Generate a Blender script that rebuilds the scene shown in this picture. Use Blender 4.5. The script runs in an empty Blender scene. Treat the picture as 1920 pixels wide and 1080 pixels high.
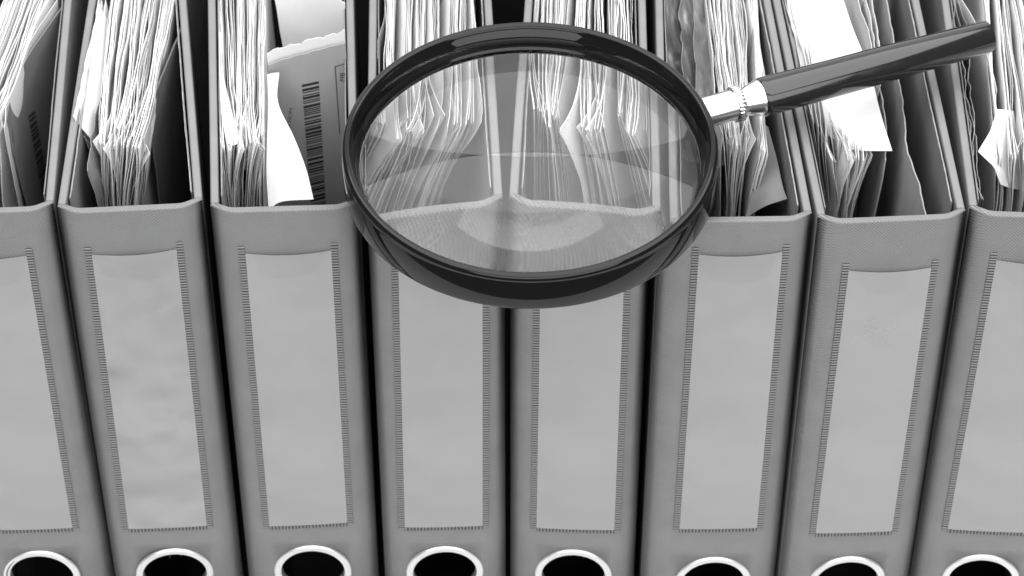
import bpy, bmesh, math, random
from mathutils import Vector, Matrix, noise

# ------------------------------------------------------------------ camera, world, lamps, exposure
scene = bpy.context.scene
COL = scene.collection
H = 0.315                       # binder height (m)
PITCH = math.radians(43)
FPX = 4900.0                    # focal length in pixels of the 1920 px wide frame
CAM = Vector((0.0, -0.884, 1.090))
cd_ = bpy.data.cameras.new('camera')
cam = bpy.data.objects.new('camera', cd_)
COL.objects.link(cam)
cam.location = CAM
cam.rotation_euler = (math.pi/2 - PITCH, 0, 0)
cd_.sensor_width = 36.0
cd_.lens = FPX/1920*36
cd_.clip_start = 0.05
cd_.clip_end = 60
cd_.dof.use_dof = True
cd_.dof.focus_distance = 1.16
cd_.dof.aperture_fstop = 20
scene.camera = cam

w = bpy.data.worlds.new('World')
scene.world = w
w.use_nodes = True
w.node_tree.nodes['Background'].inputs[0].default_value = (1, 1, 1, 1)
w.node_tree.nodes['Background'].inputs[1].default_value = 0.18


def area(name, loc, target, sx, sy, power):
    l = bpy.data.lights.new(name, 'AREA')
    l.shape = 'RECTANGLE'
    l.size, l.size_y, l.energy = sx, sy, power
    o = bpy.data.objects.new(name, l)
    COL.objects.link(o)
    o.location = loc
    o.rotation_euler = (Vector(target) - Vector(loc)).to_track_quat('-Z', 'Y').to_euler()
    return o


area('softbox_overhead', (0.1, 0.0, 1.97), (0.1, -0.01, 0.3), 3.2, 2.96, 94)
area('softbox_front', (0.30, -1.95, 1.15), (0, 0, 0.18), 3.2, 1.3, 40)
area('softbox_back', (0.0, 1.85, 1.20), (0, 0.1, 0.45), 2.6, 1.7, 14)

scene.view_settings.view_transform = 'Standard'
scene.view_settings.look = 'None'
scene.view_settings.exposure = 0.0
scene.view_settings.gamma = 1.0
scene.render.engine = 'CYCLES'
scene.cycles.use_denoising = True
scene.cycles.max_bounces = 16
scene.cycles.diffuse_bounces = 3
scene.cycles.transmission_bounces = 12
scene.cycles.glossy_bounces = 6
scene.cycles.caustics_refractive = True
scene.cycles.caustics_reflective = False
scene.cycles.blur_glossy = 0.3
scene.cycles.sample_clamp_indirect = 30.0

# ------------------------------------------------------------------ helpers
FWD = Vector((0, math.cos(PITCH), -math.sin(PITCH)))
UP = Vector((0, math.sin(PITCH), math.cos(PITCH)))
RT = Vector((1, 0, 0))
rng = random.Random(7)


def ray(px, py):
    return FWD + RT*((px-960)/FPX) + UP*((540-py)/FPX)


def at_z(px, py, z=H):
    r = ray(px, py)
    return CAM + r*((z-CAM.z)/r.z)


def at_y(px, py, y):
    r = ray(px, py)
    return CAM + r*((y-CAM.y)/r.y)


def to_px(p):
    d = p - CAM
    k = d.dot(FWD)
    return 960 + FPX*d.dot(RT)/k, 540 - FPX*d.dot(UP)/k


def lerp(a, b, t):
    return a + (b-a)*t


def catmull(pts, t):
    n = len(pts)
    if n == 2:
        return pts[0].lerp(pts[1], t)
    s = min(max(t, 0), 1)*(n-1)
    i = min(int(s), n-2)
    f = s-i
    p0 = pts[i-1] if i > 0 else pts[0]*2-pts[1]
    p1, p2 = pts[i], pts[i+1]
    p3 = pts[i+2] if i+2 < n else pts[-1]*2-pts[-2]
    return 0.5*((2*p1) + (p2-p0)*f + (2*p0-5*p1+4*p2-p3)*f*f + (3*p1-p0-3*p2+p3)*f**3)


def link(name, me, mat, parent=None, smooth=True):
    o = bpy.data.objects.new(name, me)
    COL.objects.link(o)
    if mat:
        me.materials.append(mat)
    if parent:
        o.parent = parent
    if smooth:
        me.shade_smooth()
    return o


def tag(o, label, cat, group=None, kind=None):
    o['label'] = label
    if cat:
        o['category'] = cat
    if group:
        o['group'] = group
    if kind:
        o['kind'] = kind
    return o


def empty(name, loc, rz=0.0):
    o = bpy.data.objects.new(name, None)
    COL.objects.link(o)
    o.empty_display_size = 0.02
    o.location = loc
    o.rotation_euler = (0, 0, rz)
    return o


def thicken(o, t):
    so = o.modifiers.new('thickness', 'SOLIDIFY')
    so.thickness = t
    so.offset = 0
    es = o.modifiers.new('crisp_edges', 'EDGE_SPLIT')
    es.split_angle = math.radians(55)


def grid_mesh(name, S, nu, nv):
    vs, fs = [], []
    for j in range(nv+1):
        for i in range(nu+1):
            vs.append(S(i/nu, j/nv))
    for j in range(nv):
        for i in range(nu):
            a = j*(nu+1)+i
            fs.append((a, a+1, a+nu+2, a+nu+1))
    me = bpy.data.meshes.new(name)
    me.from_pydata([tuple(v) for v in vs], [], fs)
    me.update()
    return me


def lathe(name, prof, n, closed=False, mod=None):
    vs, fs = [], []
    m = len(prof)
    for k in range(n):
        a = 2*math.pi*k/n
        for i, (r, z) in enumerate(prof):
            rr = r if mod is None else mod(i, k, r)
            vs.append((rr*math.cos(a), rr*math.sin(a), z))
    for k in range(n):
        k2 = (k+1) % n
        for i in range(m if closed else m-1):
            j = (i+1) % m
            fs.append((k*m+i, k2*m+i, k2*m+j, k*m+j))
    me = bpy.data.meshes.new(name)
    me.from_pydata(vs, [], fs)
    bm = bmesh.new()
    bm.from_mesh(me)
    bmesh.ops.remove_doubles(bm, verts=bm.verts, dist=1e-7)
    bmesh.ops.recalc_face_normals(bm, faces=bm.faces)
    bm.to_mesh(me)
    bm.free()
    return me


# ------------------------------------------------------------------ materials
def mat(name, base, rough, metal=0.0, ior=1.5, coat=0.0):
    m = bpy.data.materials.new(name)
    m.use_nodes = True
    b = m.node_tree.nodes['Principled BSDF']
    b.inputs['Base Color'].default_value = (base, base, base, 1)
    b.inputs['Roughness'].default_value = rough
    b.inputs['Metallic'].default_value = metal
    b.inputs['IOR'].default_value = ior
    b.inputs['Coat Weight'].default_value = coat
    return m


def nt(m):
    return m.node_tree.nodes, m.node_tree.links, m.node_tree.nodes['Principled BSDF']


def noise_col(m, lo, hi, scale, detail=4, stretch=(1, 1, 1)):
    N, L, b = nt(m)
    tc = N.new('ShaderNodeTexCoord')
    mp = N.new('ShaderNodeMapping')
    mp.inputs['Scale'].default_value = stretch
    ns = N.new('ShaderNodeTexNoise')
    ns.inputs['Scale'].default_value = scale
    ns.inputs['Detail'].default_value = detail
    mr = N.new('ShaderNodeMapRange')
    mr.inputs['From Min'].default_value = 0.3
    mr.inputs['From Max'].default_value = 0.7
    mr.inputs['To Min'].default_value = lo
    mr.inputs['To Max'].default_value = hi
    L.new(tc.outputs['Object'], mp.inputs['Vector'])
    L.new(mp.outputs[0], ns.inputs['Vector'])
    L.new(ns.outputs['Fac'], mr.inputs['Value'])
    L.new(mr.outputs[0], b.inputs['Base Color'])
    return tc, ns


def add_noise_bump(m, scale, strength, dist, detail=3):
    N, L, b = nt(m)
    tc = N.new('ShaderNodeTexCoord')
    ns = N.new('ShaderNodeTexNoise')
    ns.inputs['Scale'].default_value = scale
    ns.inputs['Detail'].default_value = detail
    bp = N.new('ShaderNodeBump')
    bp.inputs['Strength'].default_value = strength
    bp.inputs['Distance'].default_value = dist
    L.new(tc.outputs['Object'], ns.inputs['Vector'])
    L.new(ns.outputs['Fac'], bp.inputs['Height'])
    if b.inputs['Normal'].links:
        L.new(b.inputs['Normal'].links[0].from_socket, bp.inputs['Normal'])
    L.new(bp.outputs[0], b.inputs['Normal'])


def weave(m, pitch, dist):
    """embossed linen: product of two sine waves across the cloth"""
    N, L, b = nt(m)
    tc = N.new('ShaderNodeTexCoord')
    sp = N.new('ShaderNodeSeparateXYZ')
    L.new(tc.outputs['Object'], sp.inputs[0])

    def math_(op, a, bb=None):
        n = N.new('ShaderNodeMath')
        n.operation = op
        for i, v in enumerate((a, bb)):
            if v is None:
                continue
            if isinstance(v, (int, float)):
                n.inputs[i].default_value = v
            else:
                L.new(v, n.inputs[i])
        return n.outputs[0]
    k = 2*math.pi/pitch
    xy = math_('ADD', sp.outputs[0], sp.outputs[1])
    a = math_('SINE', math_('MULTIPLY', math_('ADD', xy, sp.outputs[2]), k*0.72))
    c = math_('SINE', math_('MULTIPLY', math_('SUBTRACT', xy, sp.outputs[2]), k*0.72))
    h = math_('ADD', a, c)
    bp = N.new('ShaderNodeBump')
    bp.inputs['Strength'].default_value = 1.0
    bp.inputs['Distance'].default_value = dist
    L.new(h, bp.inputs['Height'])
    L.new(bp.outputs[0], b.inputs['Normal'])


M = {}
M['cloth'] = mat('binder_cloth', 0.25, 0.5)
noise_col(M['cloth'], 0.212, 0.242, 60, 6)
weave(M['cloth'], 0.0012, 0.00007)
add_noise_bump(M['cloth'], 900, 0.15, 0.0003, 2)
M['cloth_side'] = mat('binder_cloth_boards', 0.25, 0.55)
noise_col(M['cloth_side'], 0.212, 0.242, 60, 6)
add_noise_bump(M['cloth_side'], 900, 0.25, 0.0003, 2)
M['lining'] = mat('grey_lining_paper', 0.3, 0.8)
noise_col(M['lining'], 0.19, 0.25, 40, 5, (1, 1, 0.25))
M['lining_edge'] = mat('pale_lining_edge', 0.5, 0.8)
noise_col(M['lining_edge'], 0.3, 0.62, 160, 4)
M['film'] = mat('pocket_film', 0.35, 0.22, coat=0.5)
noise_col(M['film'], 0.31, 0.36, 14, 5)
add_noise_bump(M['film'], 24, 0.7, 0.007, 1)
add_noise_bump(M['film'], 400, 0.06, 0.001, 2)
M['film_wavy'] = mat('rippled_pocket_film', 0.35, 0.2, coat=0.6)
noise_col(M['film_wavy'], 0.29, 0.365, 20, 5)
add_noise_bump(M['film_wavy'], 34, 1.0, 0.010, 1)
M['scuff'] = mat('pale_scuff', 0.48, 0.6)
M['weld'] = mat('pocket_weld', 0.075, 0.45)
M['rib'] = mat('pocket_weld_rib', 0.24, 0.35)
M['chrome'] = mat('chrome', 0.9, 0.18, 1.0)
M['ring'] = mat('satin_nickel', 0.95, 0.42, 1.0)
M['black'] = mat('black_plastic', 0.012, 0.12, ior=1.55, coat=0.5)
M['rim'] = mat('black_rim', 0.005, 0.06, ior=1.42)
N, L, b = nt(M['black'])
tcn, nsn, mrn = N.new('ShaderNodeTexCoord'), N.new('ShaderNodeTexNoise'), N.new('ShaderNodeMapRange')
nsn.inputs['Scale'].default_value = 130
nsn.inputs['Detail'].default_value = 8
nsn.inputs['Roughness'].default_value = 0.7
mrn.inputs['From Min'].default_value, mrn.inputs['From Max'].default_value = 0.35, 0.75
mrn.inputs['To Min'].default_value, mrn.inputs['To Max'].default_value = 0.07, 0.24
L.new(tcn.outputs['Object'], nsn.inputs['Vector'])
L.new(nsn.outputs['Fac'], mrn.inputs['Value'])
L.new(mrn.outputs[0], b.inputs['Roughness'])
N, L, b = nt(M['rim'])
tcn, nsn, mrn = N.new('ShaderNodeTexCoord'), N.new('ShaderNodeTexNoise'), N.new('ShaderNodeMapRange')
nsn.inputs['Scale'].default_value = 90
nsn.inputs['Detail'].default_value = 9
nsn.inputs['Roughness'].default_value = 0.75
mrn.inputs['From Min'].default_value, mrn.inputs['From Max'].default_value = 0.45, 0.8
mrn.inputs['To Min'].default_value, mrn.inputs['To Max'].default_value = 0.03, 0.22
L.new(tcn.outputs['Object'], nsn.inputs['Vector'])
L.new(nsn.outputs['Fac'], mrn.inputs['Value'])
L.new(mrn.outputs[0], b.inputs['Roughness'])
M['paper'] = mat('white_paper', 0.86, 0.85)
noise_col(M['paper'], 0.80, 0.88, 30, 3)
M['paper2'] = mat('offwhite_paper', 0.72, 0.85)
noise_col(M['paper2'], 0.62, 0.78, 22, 4)
M['buff'] = mat('buff_paper', 0.5, 0.85)
noise_col(M['buff'], 0.42, 0.58, 40, 5)
M['grey_paper'] = mat('grey_paper', 0.34, 0.8)
noise_col(M['grey_paper'], 0.27, 0.38, 50, 6, (1, 1, 0.15))
M['dark_paper'] = mat('dark_card', 0.16, 0.7)
noise_col(M['dark_paper'], 0.09, 0.13, 30, 5)
M['sleeve'] = mat('plastic_sleeve', 0.25, 0.22, coat=0.4)
noise_col(M['sleeve'], 0.12, 0.34, 70, 5, (1, 0.35, 0.35))
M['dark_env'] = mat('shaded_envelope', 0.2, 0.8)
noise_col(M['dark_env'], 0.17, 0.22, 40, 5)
M['ink'] = mat('ink', 0.03, 0.6)
M['ink_grey'] = mat('grey_ink', 0.12, 0.6)
M['table'] = mat('white_table', 0.62, 0.5)
noise_col(M['table'], 0.55, 0.65, 6, 4)
g = bpy.data.materials.new('lens_glass')
g.use_nodes = True
gb = g.node_tree.nodes['Principled BSDF']
gb.inputs['Base Color'].default_value = (1, 1, 1, 1)
gb.inputs['Roughness'].default_value = 0.0
gb.inputs['IOR'].default_value = 1.5
gb.inputs['Transmission Weight'].default_value = 1.0
M['glass'] = g

# ------------------------------------------------------------------ table
me = bpy.data.meshes.new('table_surface')
me.from_pydata([(x, y, z) for z in (-0.034, -0.004) for x, y in ((-1.5, -0.335), (1.5, -0.335), (1.5, 1.0), (-1.5, 1.0))], [],
               [(3, 2, 1, 0), (4, 5, 6, 7), (0, 1, 5, 4), (1, 2, 6, 5), (2, 3, 7, 6), (3, 0, 4, 7)])
t = link('table_surface', me, M['table'], smooth=False)
tag(t, 'pale table top that the binders stand on', None, kind='structure')

me = bpy.data.meshes.new('added_shade_mat')  # unseen dark sheet, added to blacken the view through the finger holes
me.from_pydata([(x, y, z) for z in (-0.004, -0.0004) for x, y in ((-1.2, -0.012), (1.2, -0.012), (1.2, 0.4), (-1.2, 0.4))], [],
               [(4, 5, 6, 7), (0, 1, 5, 4), (1, 2, 6, 5), (2, 3, 7, 6), (3, 0, 4, 7)])
t = link('added_shade_mat', me, mat('shade_mat_black', 0.02, 0.9), smooth=False)
tag(t, 'added unseen dark sheet under the binders that darkens the finger holes', None, kind='structure')
me = bpy.data.meshes.new('added_light_blocker')  # unseen panel, added to block back light from the gaps between binders
me.from_pydata([(x, y, z) for z in (0, 0.34) for x, y in ((-1.2, 0.315), (1.2, 0.315), (1.2, 0.333), (-1.2, 0.333))], [],
               [(3, 2, 1, 0), (4, 5, 6, 7), (0, 1, 5, 4), (1, 2, 6, 5), (2, 3, 7, 6), (3, 0, 4, 7)])
t = link('added_light_blocker', me, mat('light_blocker_black', 0.02, 0.7), smooth=False)
tag(t, 'added unseen dark panel behind the binders that keeps the gaps black', None, kind='structure')

# ------------------------------------------------------------------ binders
CH, CDP, TH = 0.0080, 0.0060, 0.0038      # hinge fold width, depth, board thickness
DEPTH = 0.278


def bevelled(o, wd, seg=3, ang=50):
    b = o.modifiers.new('bevel', 'BEVEL')
    b.width = wd
    b.segments = seg
    b.limit_method = 'ANGLE'
    b.angle_limit = math.radians(ang)
    b.harden_normals = True
    b.use_clamp_overlap = False


def round_poly(pts, r, n=4):
    out = [pts[0]]
    for i in range(1, len(pts)-1):
        p = pts[i]
        a = (pts[i-1]-p).normalized()
        c = (pts[i+1]-p).normalized()
        p0, p2 = p+a*r, p+c*r
        for k in range(n+1):
            t = k/n
            out.append(p0*(1-t)**2 + p*2*t*(1-t) + p2*t*t)
    out.append(pts[-1])
    return out


def spine_mesh(W, hx, hz, hr):
    outer = round_poly([Vector((-W/2, 0)), Vector((-W/2+CH, -CDP)), Vector((W/2-CH, -CDP)), Vector((W/2, 0))], 0.0038)
    i_in = [Vector((-W/2+TH, 0.0006)), Vector((-W/2+CH+0.0012, -CDP+TH)), Vector((W/2-CH-0.0012, -CDP+TH)), Vector((W/2-TH, 0.0006))]
    inner = round_poly(i_in, 0.002)
    n = len(outer)
    bm = bmesh.new()
    zs = hz+0.024
    mid = n//2-1                      # the long flat segment
    lev = [[[bm.verts.new((p.x, p.y, z)) for p in prof] for z in (0, zs, H)] for prof in (outer, inner)]
    hole = []
    for A, y in zip(lev, (-CDP, -CDP+TH)):
        for q in (0, 1):
            for k in range(n-1):
                if not (k == mid and q == 0):
                    bm.faces.new((A[q][k], A[q][k+1], A[q+1][k+1], A[q+1][k]))
        loop = [A[0][mid], A[0][mid+1], A[1][mid+1], A[1][mid]]
        es = [bm.edges.get((loop[i], loop[(i+1) % 4])) or bm.edges.new((loop[i], loop[(i+1) % 4])) for i in range(4)]
        c = [bm.verts.new((hx+hr*math.cos(2*math.pi*k/40), y, hz+hr*math.sin(2*math.pi*k/40))) for k in range(40)]
        es += [bm.edges.new((c[k], c[(k+1) % 40])) for k in range(40)]
        bmesh.ops.triangle_fill(bm, edges=es, use_beauty=True)
        hole.append(c)
    for k in range(40):
        bm.faces.new((hole[0][k], hole[0][(k+1) % 40], hole[1][(k+1) % 40], hole[1][k]))
    (O0, Om, O1), (I0, Im, I1) = lev
    wl = bm.edges.layers.float.new('bevel_weight_edge')
    for k in range(n-1):
        bm.faces.new((O0[k], O0[k+1], I0[k+1], I0[k]))
        bm.faces.new((O1[k], O1[k+1], I1[k+1], I1[k]))
        for A in (O1, I1):
            bm.edges.get((A[k], A[k+1]))[wl] = 1.0
    for k in (0, n-1):
        bm.faces.new((O0[k], Om[k], Im[k], I0[k]))
        bm.faces.new((Om[k], O1[k], I1[k], Im[k]))
    bmesh.ops.recalc_face_normals(bm, faces=bm.faces)
    me = bpy.data.meshes.new('spine')
    bm.to_mesh(me)
    bm.free()
    return me


def box_mesh(name, p, ex, ey, ez):
    """box spanned from corner p by three edge vectors"""
    vs = [p, p+ex, p+ex+ey, p+ey, p+ez, p+ex+ez, p+ex+ey+ez, p+ey+ez]
    me = bpy.data.meshes.new(name)
    me.from_pydata([tuple(v) for v in vs], [], [(0, 3, 2, 1), (4, 5, 6, 7), (0, 1, 5, 4), (1, 2, 6, 5), (2, 3, 7, 6), (3, 0, 4, 7)])
    bm = bmesh.new()
    bm.from_mesh(me)
    bmesh.ops.recalc_face_normals(bm, faces=bm.faces)
    bm.to_mesh(me)
    bm.free()
    return me


RING_PROF = [(0.0147, 0.0060), (0.0147, -0.0002), (0.0149, -0.0009), (0.0153, -0.0012), (0.0157, -0.0011), (0.0160, -0.0008),
             (0.0163, -0.0009), (0.0169, -0.0014), (0.0175, -0.0014), (0.0180, -0.0008), (0.0182, 0.0002), (0.0182, 0.0006)]
RING_PROF = [(r*1.1, z*0.75) for r, z in RING_PROF]
ring_me = lathe('finger_ring', RING_PROF, 64)
ring_me.transform(Matrix.Rotation(math.radians(-90), 4, 'X'))   # lathe axis z -> y (front is -y)
ring_me.shade_smooth()
ring_me.materials.append(M['ring'])

# left junction px, right junction px, px of outer board edges at row 0, film corners TL TR BL BR, finger ring px
SPEC = [
    dict(L=(-174, 388), R=(100, 377), bl=-118, br=134, film=((-112, 482), (50, 478), (0, 992), (136, 988)), ring=(79, 1081),
         label='leftmost grey lever arch binder, cut off by the left edge of the picture'),
    dict(L=(107, 384), R=(379, 371), bl=165, br=349, film=((172, 476), (331, 466), (241, 990), (388, 984)), ring=(328, 1076),
         label='second grey binder from the left, its spine pocket film rippled, dark card inside at right'),
    dict(L=(394, 382), R=(672, 374), bl=389, br=663, film=((460, 474), (621, 468), (505, 985), (651, 978)), ring=(587, 1071),
         label='third grey binder from the left, holding the barcode envelope'),
    dict(L=(687, 384), R=(946, 378), bl=692, br=922, film=((746, 476), (905, 474), (759, 987), (905, 984)), ring=(834, 1073),
         label='fourth grey binder from the left, under the left half of the magnifying glass'),
    dict(L=(957, 378), R=(1222, 386), bl=984, br=1211, film=((1014, 480), (1172, 484), (1006, 988), (1152, 992)), ring=(1075, 1079),
         label='fifth grey binder from the left, under the right half of the magnifying glass'),
    dict(L=(1237, 400), R=(1523, 396), bl=1229, br=1446, film=((1310, 476), (1467, 471), (1274, 990), (1419, 988)), ring=(1336, 1093),
         label='sixth grey binder from the left, crossed by the chrome ferrule of the magnifying glass'),
    dict(L=(1533, 403), R=(1811, 391), bl=1450, br=1725, film=((1591, 506), (1746, 500), (1529, 998), (1672, 994)), ring=(1587, 1091),
         label='seventh grey binder from the left, pocket film scratched near its top, under the handle'),
    dict(L=(1818, 386), R=(2098, 396), bl=1766, br=2010, film=((1868, 486), (2028, 492), (1777, 990), (1922, 997)), ring=(1838, 1088),
         label='rightmost grey lever arch binder, cut off by the right edge of the picture'),
]


def add_ribs(vs, fs, o, along, across, nrm, n, wid):
    """raised weld ribs along a seam; o start corner, along one pitch, across the rib length"""
    for k in range(n):
        j = rng.uniform(-0.06, 0.06)
        p = o + along*(k+0.12+j)
        a, b = along*wid, across
        i = len(vs)
        q = [p, p+a, p+a+b, p+b]
        for v in q:
            vs.append(tuple(v))
        for v in (p+a*0.2+b*0.06, p+a*0.8+b*0.06, p+a*0.8+b*0.94, p+a*0.2+b*0.94):
            vs.append(tuple(v+nrm))
        fs += [(i+4, i+5, i+6, i+7), (i, i+1, i+5, i+4), (i+1, i+2, i+6, i+5), (i+2, i+3, i+7, i+6), (i+3, i, i+4, i+7)]


BINDERS = []
for bi, s in enumerate(SPEC):
    PL, PR = at_z(*s['L']), at_z(*s['R'])
    dx = (PR-PL)
    W = dx.length
    yaw = math.atan2(dx.y, dx.x)
    root = empty('lever_arch_binder', ((PL.x+PR.x)/2, (PL.y+PR.y)/2, 0), yaw)
    tag(root, s['label'], 'binder', 'row of grey lever arch binders')
    inv = (Matrix.Translation(root.location) @ Matrix.Rotation(yaw, 4, 'Z')).inverted()
    nrm = Vector((math.sin(yaw), -math.cos(yaw), 0))
    p0 = root.location + nrm*CDP

    def on_spine(px, py):
        r = ray(px, py)
        k = (p0-CAM).dot(nrm)/r.dot(nrm)
        return inv @ (CAM+r*k)
    hc = on_spine(*s['ring'])
    sp = link('spine', spine_mesh(W, hc.x, hc.z, 0.0174), M['cloth'], root)
    bevelled(sp, 0.0011)
    sp.modifiers['bevel'].limit_method = 'WEIGHT'
    # boards
    for side, jp, bx in ((-1, PL, s['bl']), (1, PR, s['br'])):
        e = inv @ at_z(bx, 0)
        j = inv @ jp
        d = (e-j)
        d.z = 0
        d.normalize()
        ex = Vector((d.y, -d.x, 0))*(-side)*TH     # inward
        st = Vector((j.x, 0.0012, 0))
        me = box_mesh('cover_board', st, ex, d*DEPTH, Vector((0, 0, H-0.0006)))
        bo = link('cover_board', me, M['cloth_side'], root)
        bevelled(bo, 0.0010)
        inw = ex.normalized()
        seed = rng.uniform(0, 99)

        def SL(u, v, st=st, d=d, inw=inw, seed=seed):
            y = 0.006 + u*(DEPTH-0.012)
            top = H - 0.0022 + 0.0008*noise.noise(Vector((y*120, seed, 0))) + 0.0005*noise.noise(Vector((y*420, seed, 5)))
            z = lerp(top, 0.006, v)
            b = 0.0005 + 0.0006*(1+noise.noise(Vector((y*18, z*14, seed)))) * (1 if v < 0.02 else 0.8)
            return st + d*y + inw*(TH+b) + Vector((0, 0, z))
        lo = link('lining', grid_mesh('lining', SL, 60, 8), M['lining'], bo)
        thicken(lo, 0.0005)

        def SE(u, v, SL=SL, inw=inw):
            p = SL(u, 0)
            return p + inw*(0.00035+0.00025*noise.noise(Vector((u*40, seed, 2)))) + Vector((0, 0, 0.0006-0.0010*v))
        if (bi, side) in ((1, -1), (1, 1), (2, -1), (3, 1), (4, -1), (5, 1), (6, 1)):
            thicken(link('lining_edge', grid_mesh('lining_edge', SE, 60, 1), M['lining_edge'], bo), 0.00022)
    # pocket film
    TL, TR, BL, BR = [on_spine(*p) for p in s['film']]
    seed = rng.uniform(0, 99)
    amp = 3.2 if bi == 1 else 1.6

    def SF(u, v):
        p = TL.lerp(TR, u).lerp(BL.lerp(BR, u), v)
        sag = 0.0016*math.sin(math.pi*u)*max(0, 1-v*14)
        bul = 0.0005*math.sin(math.pi*u)**0.6
        nz = 0.0006*amp*(0.6+0.6*noise.noise(Vector((p.x*30+seed, p.z*38, seed))))*math.sin(math.pi*u)*min(1, v*12, (1-v)*12)
        return Vector((p.x, -CDP-0.0005-bul-nz, p.z-sag))
    po = link('label_pocket', grid_mesh('label_pocket', SF, 16, 60), M['film_wavy' if bi == 1 else 'film'], root)
    thicken(po, 0.0002)
    if bi == 6:
        po['label'] = 'clear pocket film with pale scratch marks near its top'
        vs, fs = [], []
        r3 = random.Random(5)
        for k in range(90):
            c = on_spine(r3.gauss(1640, 17), r3.gauss(608, 10))
            c.y = -CDP-0.0029
            a = r3.uniform(-0.5, 0.5) if r3.random() < 0.5 else r3.uniform(1.0, 2.0)
            e1 = Vector((math.cos(a), 0, math.sin(a)))*r3.uniform(0.0003, 0.0013)
            e2 = Vector((-math.sin(a), 0, math.cos(a)))*r3.uniform(0.00005, 0.00013)
            i = len(vs)
            vs += [tuple(c-e1), tuple(c+e2), tuple(c+e1), tuple(c-e2)]
            fs.append((i, i+1, i+2, i+3))
        sm = bpy.data.meshes.new('scratch_marks')
        sm.from_pydata(vs, [], fs)
        link('scratch_marks', sm, M['scuff'], po, smooth=False)['kind'] = 'stuff'
    # weld seams: a flat strip with raised ribs
    ns = Vector((0, -1, 0))
    SW = 0.0031
    for which in ('left', 'right', 'bottom'):
        if which == 'bottom':
            o0, o1 = BL.copy(), BR.copy()
            ac = Vector((0, 0, -0.0032))
        else:
            up = (TL-BL).normalized()*0.0042
            o0, o1 = (TL+up, BL) if which == 'left' else (TR+up, BR)
            ac = Vector((-SW if which == 'left' else SW, 0, 0))
            o1 = o1 + (o1-o0).normalized()*0.002
        o0.y = o1.y = -CDP-0.0002
        ln = (o1-o0).length
        n = int(ln/0.00165)
        al = (o1-o0)/n
        vs = [tuple(o0), tuple(o1), tuple(o1+ac), tuple(o0+ac)]
        fs = [(0, 1, 2, 3)]
        me = bpy.data.meshes.new('weld_strip')
        me.from_pydata(vs, [], fs)
        st = link('weld_strip', me, M['weld'], po, smooth=False)
        vs, fs = [], []
        add_ribs(vs, fs, o0+ns*0.0002, al, ac, ns*0.0004, n, 0.5)
        me = bpy.data.meshes.new('weld_ribs')
        me.from_pydata(vs, [], fs)
        me.update()
        rb = link('weld_ribs', me, M['rib'], po, smooth=False)
        rb['kind'] = 'stuff'
    rg = bpy.data.objects.new('finger_ring', ring_me)
    COL.objects.link(rg)
    rg.parent = root
    rg.location = (hc.x, -CDP, hc.z)
    rg.rotation_euler = (rng.uniform(-0.03, 0.03), rng.uniform(0, 6), rng.uniform(-0.03, 0.03))
    BINDERS.append(root)

# ------------------------------------------------------------------ paper
ORD = ['leftmost', 'second', 'third', 'fourth', 'fifth', 'sixth', 'seventh', 'rightmost']


def place(o):
    """move a world-space mesh's origin to the foot of the sheet"""
    me = o.data
    n = len(me.vertices)
    c = Vector((sum(v.co.x for v in me.vertices)/n, sum(v.co.y for v in me.vertices)/n, min(v.co.z for v in me.vertices)))
    me.transform(Matrix.Translation(-c))
    o.location = c


def sheet_object(name, S, nu, nv, m, thick=0.0003):
    o = link(name, grid_mesh(name, S, nu, nv), m)
    thicken(o, thick)
    return o


def curtain(top, drop, drift=(0, 0), drift_len=0.09, wav=0.0006, ear=0.0, seed=0.0, ragged=0.0, curl=0.0):
    """surface of a standing sheet: top edge polyline (front to back), hanging straight down"""
    def S(u, v):
        p = catmull(top, u)
        dz = drop*v**1.6
        k = min(dz/drift_len, 1.0)
        k = k*k*(3-2*k)*0.5+k*0.5
        p = p.copy()
        p.x += lerp(drift[0], drift[1], u)*k
        fr = math.exp(-u*13)
        p.x += wav*(noise.noise(Vector((p.y*22+seed, dz*16, seed)))*1.4 + 0.5*noise.noise(Vector((p.y*70, dz*40+seed, seed))))
        p.x += ear*fr*math.exp(-dz*45)
        p.y += curl*math.exp(-u*6)*(dz*6) + 0.0016*math.exp(-u*30)*(1-v)*noise.noise(Vector((dz*90, seed*3, 7)))
        p.x += wav*0.45*noise.noise(Vector((p.y*150, dz*110, seed*2)))
        p.z -= dz
        if ragged:
            p.z += ragged*(noise.noise(Vector((p.y*150+p.x*150, seed, 3))) + 0.5*noise.noise(Vector((p.y*500+p.x*500, seed, 9))))*(1-v)
        return p
    return S


EXTRA_V, EXTRA_F = [], []


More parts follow.
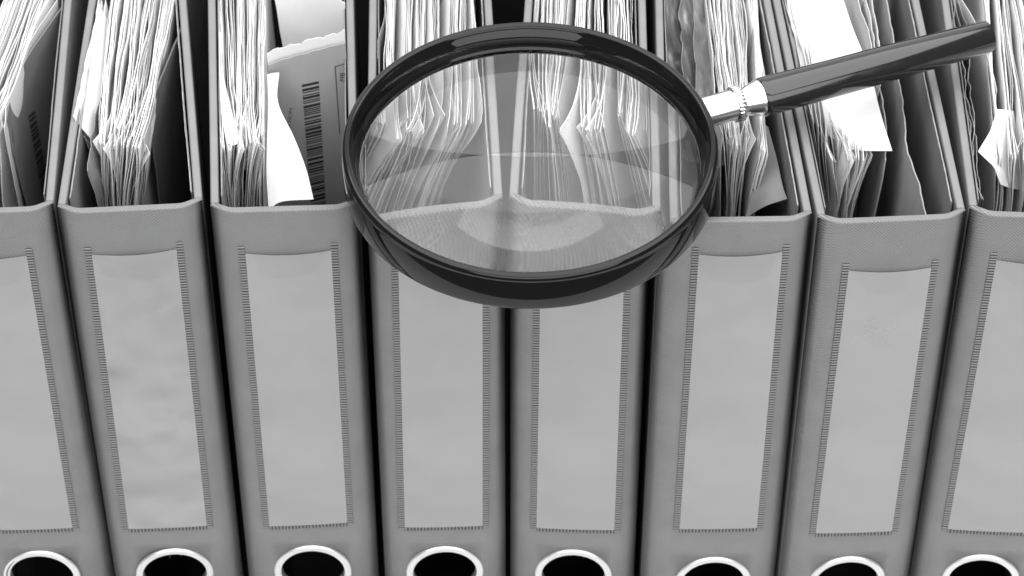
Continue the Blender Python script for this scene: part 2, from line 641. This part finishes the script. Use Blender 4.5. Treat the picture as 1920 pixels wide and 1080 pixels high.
def stack(bi, n, front, row, back, bottom, zt=H-0.001, jrow=12, wav=0.0008, lean=1.0, flare=1.0, drop=0.285):
    """n filed sheets in loose bundles; px ranges of the top edge at the front and at row 0, and of the front edge at row 392"""
    group = 'papers filed in the %s binder' % ORD[bi]
    s0 = rng.uniform(0, 100)
    i = 0
    while i < n:
        nb = min(rng.choice((1, 2, 3, 4, 5, 7)), n-i)
        b_row = jrow*rng.choice((rng.uniform(-1.0, 0.8), rng.uniform(-2.6, 1.2)))
        b_z = rng.uniform(0, 0.004)
        b_lean = lean*rng.uniform(-0.0035, 0.0035)
        b_flare = flare*rng.choice((-1, 1))*rng.uniform(0, 0.0035)
        b_len = rng.uniform(8, 20)
        b_ear = rng.choice((0, 0, 1, -1))*rng.uniform(0.001, 0.004)
        b_ph = rng.uniform(0, 50)
        b_amp = rng.uniform(0.0006, 0.0022)
        fc = (i+nb/2)/n
        for q_ in range(nb):
            f = (i+0.5)/n
            fj = lerp(f, fc, rng.uniform(0.25, 0.6)) + rng.uniform(-0.15, 0.15)/n
            r = row + b_row + jrow*rng.uniform(-0.45, 0.45)
            z = zt - b_z - rng.uniform(0, 0.0012)
            P0 = at_z(lerp(front[0], front[1], fj), r, z)
            P2 = at_z(lerp(back[0], back[1], lerp(fj, f, 0.5)), 0, z)
            d = (P2-P0)/(P2.y-P0.y)
            pts = []
            sp_ = rng.uniform(-0.0006, 0.0006)
            for q in range(9):
                y = lerp(P0.y, 0.268, q/8)
                p = P0 + d*(y-P0.y)
                dy = y-P0.y
                p.x += b_amp*noise.noise(Vector((y*24, b_ph, s0))) + 0.0008*noise.noise(Vector((y*40, i*0.9, s0)))
                p.x += ((abs(b_flare) if f < 0.2 else -abs(b_flare) if f > 0.8 else b_flare)+sp_)*math.exp(-dy*b_len*2.2)
                p.z += 0.0012*noise.noise(Vector((y*14, i*0.5, s0)))
                pts.append(p)
            B = at_y(lerp(bottom[0], bottom[1], fj), 392, P0.y)
            dr = (B.x-P0.x)
            dl = max(0.02, P0.z-B.z)
            ear = (rng.choice((0, 0, 0, 0, 1, -1))*rng.uniform(0.002, 0.009) + b_ear)*flare
            if f < 0.25:
                ear = abs(ear)*0.5
            elif f > 0.75:
                ear = -abs(ear)*0.5
            S0 = curtain(pts, min(drop, z-0.012), (dr, dr*0.6), dl, wav*0.7, ear, s0+i*0.21)
            ln_, lk = b_lean*min(1.0, 0.25+4*min(f, 1-f))+rng.uniform(-0.0005, 0.0005), rng.uniform(45, 80)

            def S(u, v, S0=S0, ln_=ln_, lk=lk, z=z):
                p = S0(u, v)
                p.x += ln_*(math.exp(-max(0.0, z-p.z)*lk)-0.35)
                return p
            m = M[rng.choice(('paper', 'paper', 'paper', 'paper', 'paper2', 'paper2', 'buff'))]
            o = sheet_object('paper_sheet', S, 40, 18, m, rng.choice((0.0002, 0.0003, 0.0003, 0.0004, 0.0006)))
            place(o)
            for sh in ((rng.choice((-1, 1)),) if rng.random() < 0.55 else ()):                      # thin sheets packed between the ones picked out
                k1, k2, k3 = sh*rng.uniform(0.00035, 0.0009), rng.uniform(0, 0.003), rng.uniform(-0.002, 0.006)
                k4 = rng.uniform(-0.0012, 0.0012)
                b0 = len(EXTRA_V)
                for jj in range(11):
                    for ii in range(23):
                        p = S(ii/22, jj/10)
                        p.x += k1 + k4*math.exp(-ii/4) + 0.0004*noise.noise(Vector((p.y*60, p.z*50, k1*9000+i)))
                        p.z -= k2
                        p.y += k3*math.exp(-ii/3)
                        EXTRA_V.append(tuple(p))
                for jj in range(10):
                    for ii in range(22):
                        a = b0+jj*23+ii
                        EXTRA_F.append((a, a+1, a+24, a+23))
            tag(o, 'white paper sheet standing in the paper stack of the %s binder' % (ORD[bi] if bi in (0, 7) else ORD[bi]+' from left'), 'paper', group)
            i += 1


stack(0, 26, (-75, 8), 232, (5, 92), (-70, 12))
stack(1, 44, (176, 281), 268, (206, 331), (184, 268))
stack(2, 38, (413, 500), 266, (409, 500), (428, 498))
stack(3, 44, (712, 905), 262, (722, 892), (700, 855))
stack(4, 42, (982, 1196), 268, (1003, 1188), (980, 1202))
stack(5, 24, (1345, 1442), 268, (1322, 1420), (1352, 1420), wav=0.0012)
stack(6, 22, (1540, 1640), 290, (1475, 1560), (1556, 1600), zt=H-0.010, drop=0.17)
stack(7, 34, (1864, 2040), 292, (1846, 1985), (1858, 2040), drop=0.19)
me = bpy.data.meshes.new('packed_paper_edges')
me.from_pydata(EXTRA_V, [], EXTRA_F)
me.update()
o = link('packed_paper_edges', me, M['paper'])
thicken(o, 0.00018)
tag(o, 'thin white sheets packed densely inside all the paper stacks', 'paper', kind='stuff')


def special(name, S, nu, nv, m, label, cat, bi, thick=0.0003, group=True):
    o = sheet_object(name, S, nu, nv, M[m], thick)
    place(o)
    tag(o, label, cat)
    return o


def edge(pts, z=H):
    return [at_z(x, y, p[0] if p else z) for x, y, *p in pts]


def patch(rows, lin=False):
    """rows of (px, py, depth y) -> smooth surface; u across, v down the rows"""
    R = [[at_y(*p) for p in r] for r in rows]

    def S(u, v):
        col = [catmull(r, u) for r in R]
        if lin:
            t = min(v, 0.9999)*(len(col)-1)
            return col[int(t)].lerp(col[int(t)+1], t-int(t))
        return catmull(col, v)
    return S


def inv_uv(S, px, py):
    best = None
    for a in range(0, 21):
        for c in range(0, 21):
            x, y = to_px(S(a/20, c/20*0.99))
            e = (px-x)**2+(py-y)**2
            if best is None or e < best[0]:
                best = (e, a/20*0.999, c/20*0.989)
    u, v = best[1:]
    for _ in range(30):
        x, y = to_px(S(u, v))
        ex, ey = px-x, py-y
        if abs(ex)+abs(ey) < 0.02:
            break
        h = 1e-3
        ux, uy = to_px(S(min(u+h, 1), v))
        vx, vy = to_px(S(u, v+h))
        hu = min(u+h, 1)-u or h
        a, b, c, d = (ux-x)/hu, (vx-x)/h, (uy-y)/hu, (vy-y)/h
        det = a*d-b*c
        if abs(det) < 1e-9:
            break
        u = min(max(u+(d*ex-b*ey)/det, 0), 0.999)
        v = min(max(v+(-c*ex+a*ey)/det, 0), 0.99)
    return u, v


def printed(name, S, polys, m, parent, off=0.0004):
    """flat print on a sheet: polygons in picture px, laid on the sheet's own surface"""
    vs, fs = [], []
    for poly in polys:
        i = len(vs)
        for (px, py) in poly:
            p = S(*inv_uv(S, px, py))
            vs.append(tuple(p + (CAM-p).normalized()*off))
        fs.append(tuple(range(i, i+len(poly))))
    me = bpy.data.meshes.new(name)
    me.from_pydata(vs, [], fs)
    me.transform(Matrix.Translation(-parent.location))
    o = link(name, me, M[m], parent, smooth=False)
    return o


def glyphs(text, size=1.0):
    cu = bpy.data.curves.new('text', 'FONT')
    cu.body = text
    cu.size = size
    cu.resolution_u = 4
    o = bpy.data.objects.new('text', cu)
    COL.objects.link(o)
    dg = bpy.context.evaluated_depsgraph_get()
    me = bpy.data.meshes.new_from_object(o.evaluated_get(dg))
    polys = [[(me.vertices[i].co.x, me.vertices[i].co.y) for i in p.vertices] for p in me.polygons]
    bpy.data.objects.remove(o)
    bpy.data.curves.remove(cu)
    bpy.data.meshes.remove(me)
    return polys


def place_text(text, org, ax, ay):
    return [[(org[0]+x*ax[0]+y*ay[0], org[1]+x*ax[1]+y*ay[1]) for x, y in p] for p in glyphs(text)]


def quad_bars(tl, tr, bl, br, seq):
    """barcode: bars across (left-right), stacked from top to bottom; seq of (ink, gap)"""
    tot = sum(a+b for a, b in seq)
    out, k = [], 0
    L = lambda p, q, t: (p[0]+(q[0]-p[0])*t, p[1]+(q[1]-p[1])*t)
    for a, b in seq:
        t0, t1 = k/tot, (k+a)/tot
        out.append([L(tl, bl, t0), L(tr, br, t0), L(tr, br, t1), L(tl, bl, t1)])
        k += a+b
    return out


# --- leftmost binder: shaded envelope with barcode
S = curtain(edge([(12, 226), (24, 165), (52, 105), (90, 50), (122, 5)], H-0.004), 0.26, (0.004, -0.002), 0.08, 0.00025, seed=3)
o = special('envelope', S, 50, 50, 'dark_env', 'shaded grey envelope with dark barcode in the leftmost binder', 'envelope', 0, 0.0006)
r2 = random.Random(4)
seq = [(r2.choice((1, 1.6, 2.4)), r2.choice((0.7, 1, 1.4))) for _ in range(16)]
printed('barcode', S, quad_bars((53, 218), (66, 208), (80, 372), (92, 352), seq), 'ink', o, 0.0016)
printed('printed_line', S, [[(22, 240), (24, 240), (26, 268), (24, 268)]], 'ink', o, 0.0016)
S = curtain(edge([(6, 240), (16, 170), (44, 100), (80, 40), (108, 0)], H-0.002), 0.25, (0.002, 0), 0.08, 0.0008, seed=8)
special('paper_sheet', S, 20, 14, 'paper2', 'pale curved sheet just left of the shaded envelope in the leftmost binder', 'paper', 0)

# --- second binder: flared white sheet, dark card, grey sleeve
S = curtain(edge([(137, 218), (146, 185), (160, 120), (176, 50), (186, 0)], H+0.002), 0.26, (0.018, 0.009), 0.034, 0.0009, seed=12)
special('paper_sheet', S, 24, 18, 'paper', 'white sheet flaring out over the left cover of the second binder from left', 'paper', 1)
S = curtain(edge([(144, 232), (152, 192), (167, 120), (182, 50), (191, 0)], H-0.004), 0.26, (0.0105, 0.0035), 0.03, 0.0009, seed=14)
special('paper_sheet', S, 24, 18, 'paper', 'second white sheet from the left flaring over the cover of the second binder', 'paper', 1)
S = curtain(edge([(150, 235), (160, 185), (176, 110), (190, 45), (197, 0)], H-0.006), 0.26, (0.009, 0.003), 0.035, 0.0009, seed=13)
special('paper_sheet', S, 24, 18, 'paper', 'white sheet just inside the flaring one in the second binder from left', 'paper', 1)
S = curtain(edge([(276, 214), (289, 180), (310, 125), (330, 76), (345, 40)], H-0.003), 0.27, (0.0005, 0.001), 0.06, 0.0005, seed=17)
special('divider_card', S, 20, 14, 'dark_paper', 'dark grey divider card at the right inside the second binder from left', 'divider', 1, 0.0008)
S = curtain(edge([(163, 320), (168, 285), (178, 240), (192, 180)], H-0.006), 0.2, (0.004, 0.002), 0.03, 0.002, seed=21)
special('plastic_sleeve', S, 16, 16, 'sleeve', 'crumpled grey plastic sleeve at the left of the papers in the second binder', 'sleeve', 1)

# --- third binder: envelope, folded sheet, sheet behind
env_top = [at_z(503, 122, H-0.002), at_z(530, 112, H), at_z(570, 100, H+0.003), at_z(610, 90, H+0.005), at_z(648, 80, H+0.007)]
S = curtain(env_top, 0.28, (0.001, 0.0), 0.09, 0.0003, seed=31, ragged=0.0007)
env = special('envelope', S, 50, 44, 'paper2', 'torn open envelope with a barcode standing across the third binder from left', 'envelope', 2, 0.0004)
env.data.materials[0] = mat('envelope_grey', 0.42, 0.7)
noise_col(env.data.materials[0], 0.36, 0.46, 35, 5, (1, 1, 0.3))
r2 = random.Random(11)
seq = [(r2.choice((1, 1, 1.7, 2.4)), r2.choice((0.8, 0.8, 1.2, 1.9))) for _ in range(44)]
printed('barcode', S, quad_bars((566, 159), (598, 152), (583, 392), (611, 385), seq), 'ink', env)
printed('printed_letters', S, place_text('MB', (646, 154), (0.6, -13), (-13, -1.5)), 'ink', env)
printed('printed_frame', S, [[(627, 124), (646, 119), (646, 121), (629, 126)], [(627, 124), (629.5, 124), (638, 250), (636, 250)]], 'ink_grey', env)
printed('small_print', S, place_text('ATION', (545, 240), (1.0, -12), (-9, -1)), 'ink_grey', env)
tear = [p + Vector((0.0, 0.0035, 0.0045)) for p in env_top]
S = curtain(tear, 0.1, (0, 0), 0.09, 0.0012, seed=37, ragged=0.0022)
o = special('envelope_back_leaf', S, 40, 8, 'paper', 'torn white edge of the inner leaf behind the barcode envelope', 'paper', 2)
o.name = 'torn_paper'
S = curtain([at_z(514, -18, H+0.002), at_z(560, -26, H+0.004), at_z(610, -18, H+0.005), at_z(648, 6, H+0.001)], 0.28, (0.0028, -0.0005), 0.04, 0.0006, seed=41)
special('paper_sheet', S, 20, 14, 'paper', 'blank white sheet behind the torn barcode envelope, third binder', 'paper', 2)
S = patch([[(501, 140, .103), (512, 137, .101), (523, 136, .099)],
           [(503, 195, .088), (512, 194, .087), (521, 192, .086)],
           [(501, 260, .072), (527, 257, .070), (551, 257, .068)],
           [(500, 325, .056), (540, 320, .053), (574, 317, .051)],
           [(504, 393, .040), (530, 378, .041), (588, 374, .037)]])
special('folded_sheet', S, 14, 24, 'paper', 'bright white sheet folded forward in front of the barcode envelope', 'paper', 2)

def SC(u, v, R=[[at_z(411, 60, H), at_z(413, 60, H)], [at_z(412, 130, H), at_z(417, 132, H)], [at_z(414, 190, H), at_z(430, 192, H)],
               [at_z(419, 235, H-.001), at_z(442, 236, H-.002)], [at_z(426, 268, H-.003), at_z(450, 264, H-.004)]]):
    return catmull([r[0].lerp(r[1], u) for r in R], v) - Vector((0, 0, 0.002*math.sin(math.pi*u)))
special('folded_sheet', SC, 8, 24, 'paper', 'white sheet with folded corner at the left of the stack, third binder', 'paper', 2)
# --- fourth binder: grey tab, printed sheet
S = curtain(edge([(709, 110), (711, 70), (720, 36), (722, 0)], H-0.001), 0.25, (0.002, 0.001), 0.05, 0.0008, seed=43)
special('paper_sheet', S, 14, 12, 'grey_paper', 'grey sheet at the left of the stack, above the lens rim, fourth binder', 'paper', 3)
top = [at_z(912, 262, H-0.006), at_z(914, 225, H-0.004), at_z(900, 140, H-0.002), at_z(893, 60, H-0.002), at_z(886, 0, H-0.002), at_z(872, -150, H-0.002)]
S = curtain(top, 0.26, (-0.0125, -0.002), 0.03, 0.0006, seed=47)
pr = special('printed_sheet', S, 60, 50, 'paper', 'white sheet with printed characters seen through the lens, fourth binder', 'paper', 3)
printed('printed_letters', S, place_text('po', (886, 205), (13, -3.5), (2.5, -15)), 'ink_grey', pr)
printed('printed_stamp', S, [[(885, 158), (896, 150), (895, 138), (886, 136)]], 'ink_grey', pr)

# --- sixth binder: crumpled sleeves, bent grey sheet
for k, (x0, x1, z0, z1) in enumerate(((1247, 1300, 0.002, 0.022), (1276, 1322, 0.001, 0.024), (1300, 1345, 0.002, 0.020))):
    def SQ(u, v, x0=x0, x1=x1, z0=z0, z1=z1, k=k):
        p = at_z(lerp(x0, x1, u)+18*v*(0.5+0.5*u), lerp(-60, 300, v), H-lerp(z0, z1, u**0.8))
        c = noise.noise(Vector((p.x*90+k*9, p.y*34, k*3.0))) + 0.6*noise.noise(Vector((p.x*210, p.y*80+k, 5))) + 0.3*noise.noise(Vector((p.x*500, p.y*200+k, 8)))
        p.z += 0.0042*c - 0.002
        p.z = min(p.z, H-0.0005)
        p.x += 0.0016*noise.noise(Vector((p.y*70, p.z*60, k*5.0)))
        return p
    special('plastic_sleeve', SQ, 26, 70, 'sleeve', ('crumpled grey plastic sleeve against the left cover of the sixth binder from left',
            'middle one of three crumpled grey plastic sleeves in the sixth binder from left',
            'crumpled grey plastic sleeve touching the white papers in the sixth binder from left')[k], 'sleeve', 5)
S = patch([[(1430, 235, .078), (1436, 236, .077), (1440, 238, .077)],
           [(1424, 300, .060), (1443, 298, .057), (1456, 296, .055)],
           [(1410, 360, .044), (1440, 352, .040), (1468, 350, .037)],
           [(1398, 410, .033), (1432, 388, .031), (1476, 373, .028)]])
special('bent_sheet', S, 12, 18, 'grey_paper', 'grey sheet with its corner bent out to the right, sixth binder', 'paper', 5)

# --- seventh binder: broad white sheet, torn grey divider
gz = H-0.004
def SG(u, v, R=[[at_z(1473, -30, gz-.006), at_z(1520, -30, gz-.001), at_z(1572, -30, gz)],
                [at_z(1482, 60, gz-.008), at_z(1540, 55, gz-.002), at_z(1598, 50, gz)],
                [at_z(1500, 150, gz-.010), at_z(1570, 140, gz-.003), at_z(1630, 130, gz)],
                [at_z(1522, 225, gz-.012), at_z(1592, 222, gz-.004), at_z(1652, 215, gz+.001)],
                [at_z(1592, 281, gz-.012), at_z(1630, 283, gz-.006), at_z(1673, 283, gz+.001)]]):
    p = catmull([catmull(r, u) for r in R], v)
    return p
special('broad_sheet', SG, 16, 30, 'paper', 'broad bright white sheet with pointed corner under the black handle, seventh binder', 'paper', 6)
S = curtain([at_z(1737, 409, H-.006), at_z(1722, 350, H-.006), at_z(1700, 270, H-.006), at_z(1692, 190, H-.006), at_z(1680, 110, H-.006), at_z(1664, 0, H-.006), at_z(1650, -90, H-.006)], 0.19, (-0.003, -0.002), 0.1, 0.0012, seed=61, ragged=0.0011)
special('torn_divider', S, 60, 14, 'grey_paper', 'torn grey divider leaning along the right cover of the seventh binder', 'divider', 6, 0.0006)
S = curtain([at_z(1660, 300, H-.010), at_z(1655, 200, H-.010), at_z(1640, 100, H-.008), at_z(1622, 0, H-.006), at_z(1610, -80, H-.006)], 0.185, (-0.004, -0.003), 0.08, 0.0016, seed=66, ragged=0.0008)
special('grey_divider', S, 40, 14, 'grey_paper', 'grey divider between the broad white sheet and torn divider, seventh binder', 'divider', 6, 0.0006)
for k in range(3):
    S = curtain([at_z(1648+3*k-4, 160, H-.005), at_z(1636+6*k, 90, H-.004), at_z(1610+14*k, 0, H-.003), at_z(1590+16*k, -80, H-.003)], 0.15, (-0.004, -0.003), 0.04, 0.0012, seed=120+k*3)
    special('paper_sheet', S, 24, 14, 'paper2', 'pale sheet above the handle between broad white sheet and torn divider, seventh binder', 'paper', 6)['group'] = 'pale sheets above the handle in the seventh binder'
for k in range(5):
    S = curtain([at_z(1520+7*k, 215+10*k, H-.004), at_z(1508+7*k, 150, H-.006), at_z(1488+8*k, 60, H-.008), at_z(1474+8*k, 0, H-.008)], 0.15, (0.012-0.001*k, 0.006), 0.06, 0.0012, seed=70+k)
    special('paper_sheet', S, 20, 16, 'paper2', 'pale curved sheet under the broad white sheet at the left of the seventh binder', 'paper', 6)['group'] = 'curved sheets in the seventh binder'

# --- rightmost binder: crumpled sleeve, pointed corner, grey sheet
for k in range(3):
    S = curtain([at_z(1838+5*k, 375, H-.012), at_z(1822+6*k, 300, H-.006), at_z(1804+8*k, 200, H-.003), at_z(1796+8*k, 120, H-.002), at_z(1782+8*k, 0, H-.002)], 0.22, (0.002, 0.002), 0.05, 0.0028, seed=80+k*2.3, ragged=0.002)
    special('plastic_sleeve', S, 36, 18, 'sleeve', 'crumpled grey plastic sleeve along the left cover of the rightmost binder', 'sleeve', 7)['group'] = 'plastic sleeves in the rightmost binder'
S = patch([[(1870, 205, .072), (1884, 206, .074), (1900, 208, .078)],
           [(1857, 246, .056), (1880, 248, .062), (1906, 250, .072)],
           [(1834, 284, .043), (1872, 291, .050), (1908, 296, .062)],
           [(1864, 312, .035), (1884, 322, .045), (1910, 328, .056)],
           [(1876, 346, .034), (1892, 352, .042), (1912, 356, .052)]], lin=True)
special('folded_sheet', S, 14, 18, 'paper', 'white sheet with pointed corner sticking out left in the rightmost binder', 'paper', 7)
S = curtain(edge([(1870, 170), (1850, 100), (1830, 45), (1790, -20)], H-.004), 0.25, (0.002, 0.001), 0.06, 0.0008, seed=91)
special('paper_sheet', S, 18, 14, 'paper2', 'plain pale sheet behind the handle tip in the rightmost binder', 'paper', 7)

# ------------------------------------------------------------------ magnifying glass
TILT = math.radians(3.0)        # its far side rests a little higher, on the paper edges
HR = 0.0204
NZ = Vector((0, -math.sin(TILT), math.cos(TILT)))


def at_plane(px, py, p):
    r = ray(px, py)
    return CAM + r*((p-CAM).dot(NZ)/r.dot(NZ))


cz = H + 0.0014 + HR + 0.0044
ctr = at_z(994, 267, cz)                                     # centre of the rim's top plane
RO = (at_plane(1348, 267, ctr).x - at_plane(640, 267, ctr).x)/2
base = ctr - NZ*HR
mg = empty('magnifying_glass', base)
mg.rotation_euler = (TILT, 0, 0)
tag(mg, 'large black rimmed magnifying glass with chrome ferrule lying across the binders', 'magnifier')
R_ = RO
prof = [(R_-0.0062, 0.0002), (R_-0.0018, 0.0), (R_-0.0006, 0.0005), (R_-0.0002, 0.0016), (R_-0.0002, 0.0160), (R_-0.0006, 0.0166), (R_-0.0003, 0.0172),
        (R_, 0.0182), (R_-0.0004, 0.0194), (R_-0.0014, 0.0203), (R_-0.0026, 0.0205), (R_-0.0037, 0.0201), (R_-0.0044, 0.0190), (R_-0.0047, 0.0176),
        (R_-0.0052, 0.0172), (R_-0.0066, 0.0100), (R_-0.0067, 0.0092), (R_-0.0076, 0.0089), (R_-0.0076, 0.0076), (R_-0.0064, 0.0074), (R_-0.0064, 0.0052), (R_-0.0080, 0.0048), (R_-0.0080, 0.0034), (R_-0.0066, 0.0030)]
link('rim', lathe('rim', prof, 192, closed=True), M['rim'], mg)
RL = R_-0.0066
zc = 0.0063


def cap(Rc, n, sgn, z0):
    out = []
    for k in range(n+1):
        r = RL*k/n
        out.append((r, z0 + sgn*(math.sqrt(Rc*Rc-r*r)-math.sqrt(Rc*Rc-RL*RL))))
    return out


lens_prof = cap(0.275, 40, 1, zc+0.0010) + list(reversed(cap(0.62, 40, -1, zc-0.0010)))
link('lens', lathe('lens', lens_prof, 160), M['glass'], mg)

# handle axis
axc = base + NZ*0.0098
T_INV = Matrix.Rotation(-TILT, 3, 'X')
B_ = at_plane(1853, 68, axc)
axw = (B_-axc).normalized()
ax = T_INV @ axw
rot = ax.to_track_quat('Z', 'Y').to_matrix().to_4x4()
C0 = Vector((0, 0, 0.0098))
dist = (B_-axc).length
loc_of = lambda px, py: (at_plane(px, py, axc)-axc).dot(axw)


def axial(name, prof, n, m, mod=None, closed=False, bev=False):
    me = lathe(name, prof, n, closed, mod)
    me.transform(Matrix.Translation(C0) @ rot)
    o = link(name, me, M[m], mg)
    me.set_sharp_from_angle(angle=math.radians(40))
    return o


d1 = R_-0.0015
dcol = loc_of(1381, 196)
dh = loc_of(1424, 184)
de = dist
axial('ferrule', [(0.0, d1-0.002), (0.0073, d1-0.002), (0.0073, dcol-0.0016), (0.0069, dcol-0.0012), (0.0, dcol-0.0012)], 64, 'chrome')
axial('knurled_collar', [(0.0, dcol-0.0018), (0.0080, dcol-0.0018), (0.0086, dcol-0.0012), (0.0086, dcol+0.0016), (0.0080, dcol+0.0022), (0.0, dcol+0.0022)], 150, 'chrome',
      mod=lambda i, k, r: r - (0.00025 if (k % 5) in (3, 4) and r > 0.0070 else 0))
axial('neck', [(0.0, dcol+0.0022), (0.0064, dcol+0.0022), (0.0062, dcol+0.0036), (0.0068, dcol+0.0052), (0.0082, dh-0.0016), (0.0086, dh-0.0006), (0.0086, dh+0.0002), (0.0, dh+0.0002)], 64, 'chrome')
axial('handle', [(0.0, dh+0.0002), (0.0082, dh+0.0002), (0.0091, dh+0.0012), (0.0092, dh+0.0030), (0.0087, lerp(dh, de, 0.55)), (0.0078, de-0.0008), (0.0075, de-0.0002), (0.0068, de), (0.0064, de-0.0006), (0.0, de-0.0008)], 96, 'black')
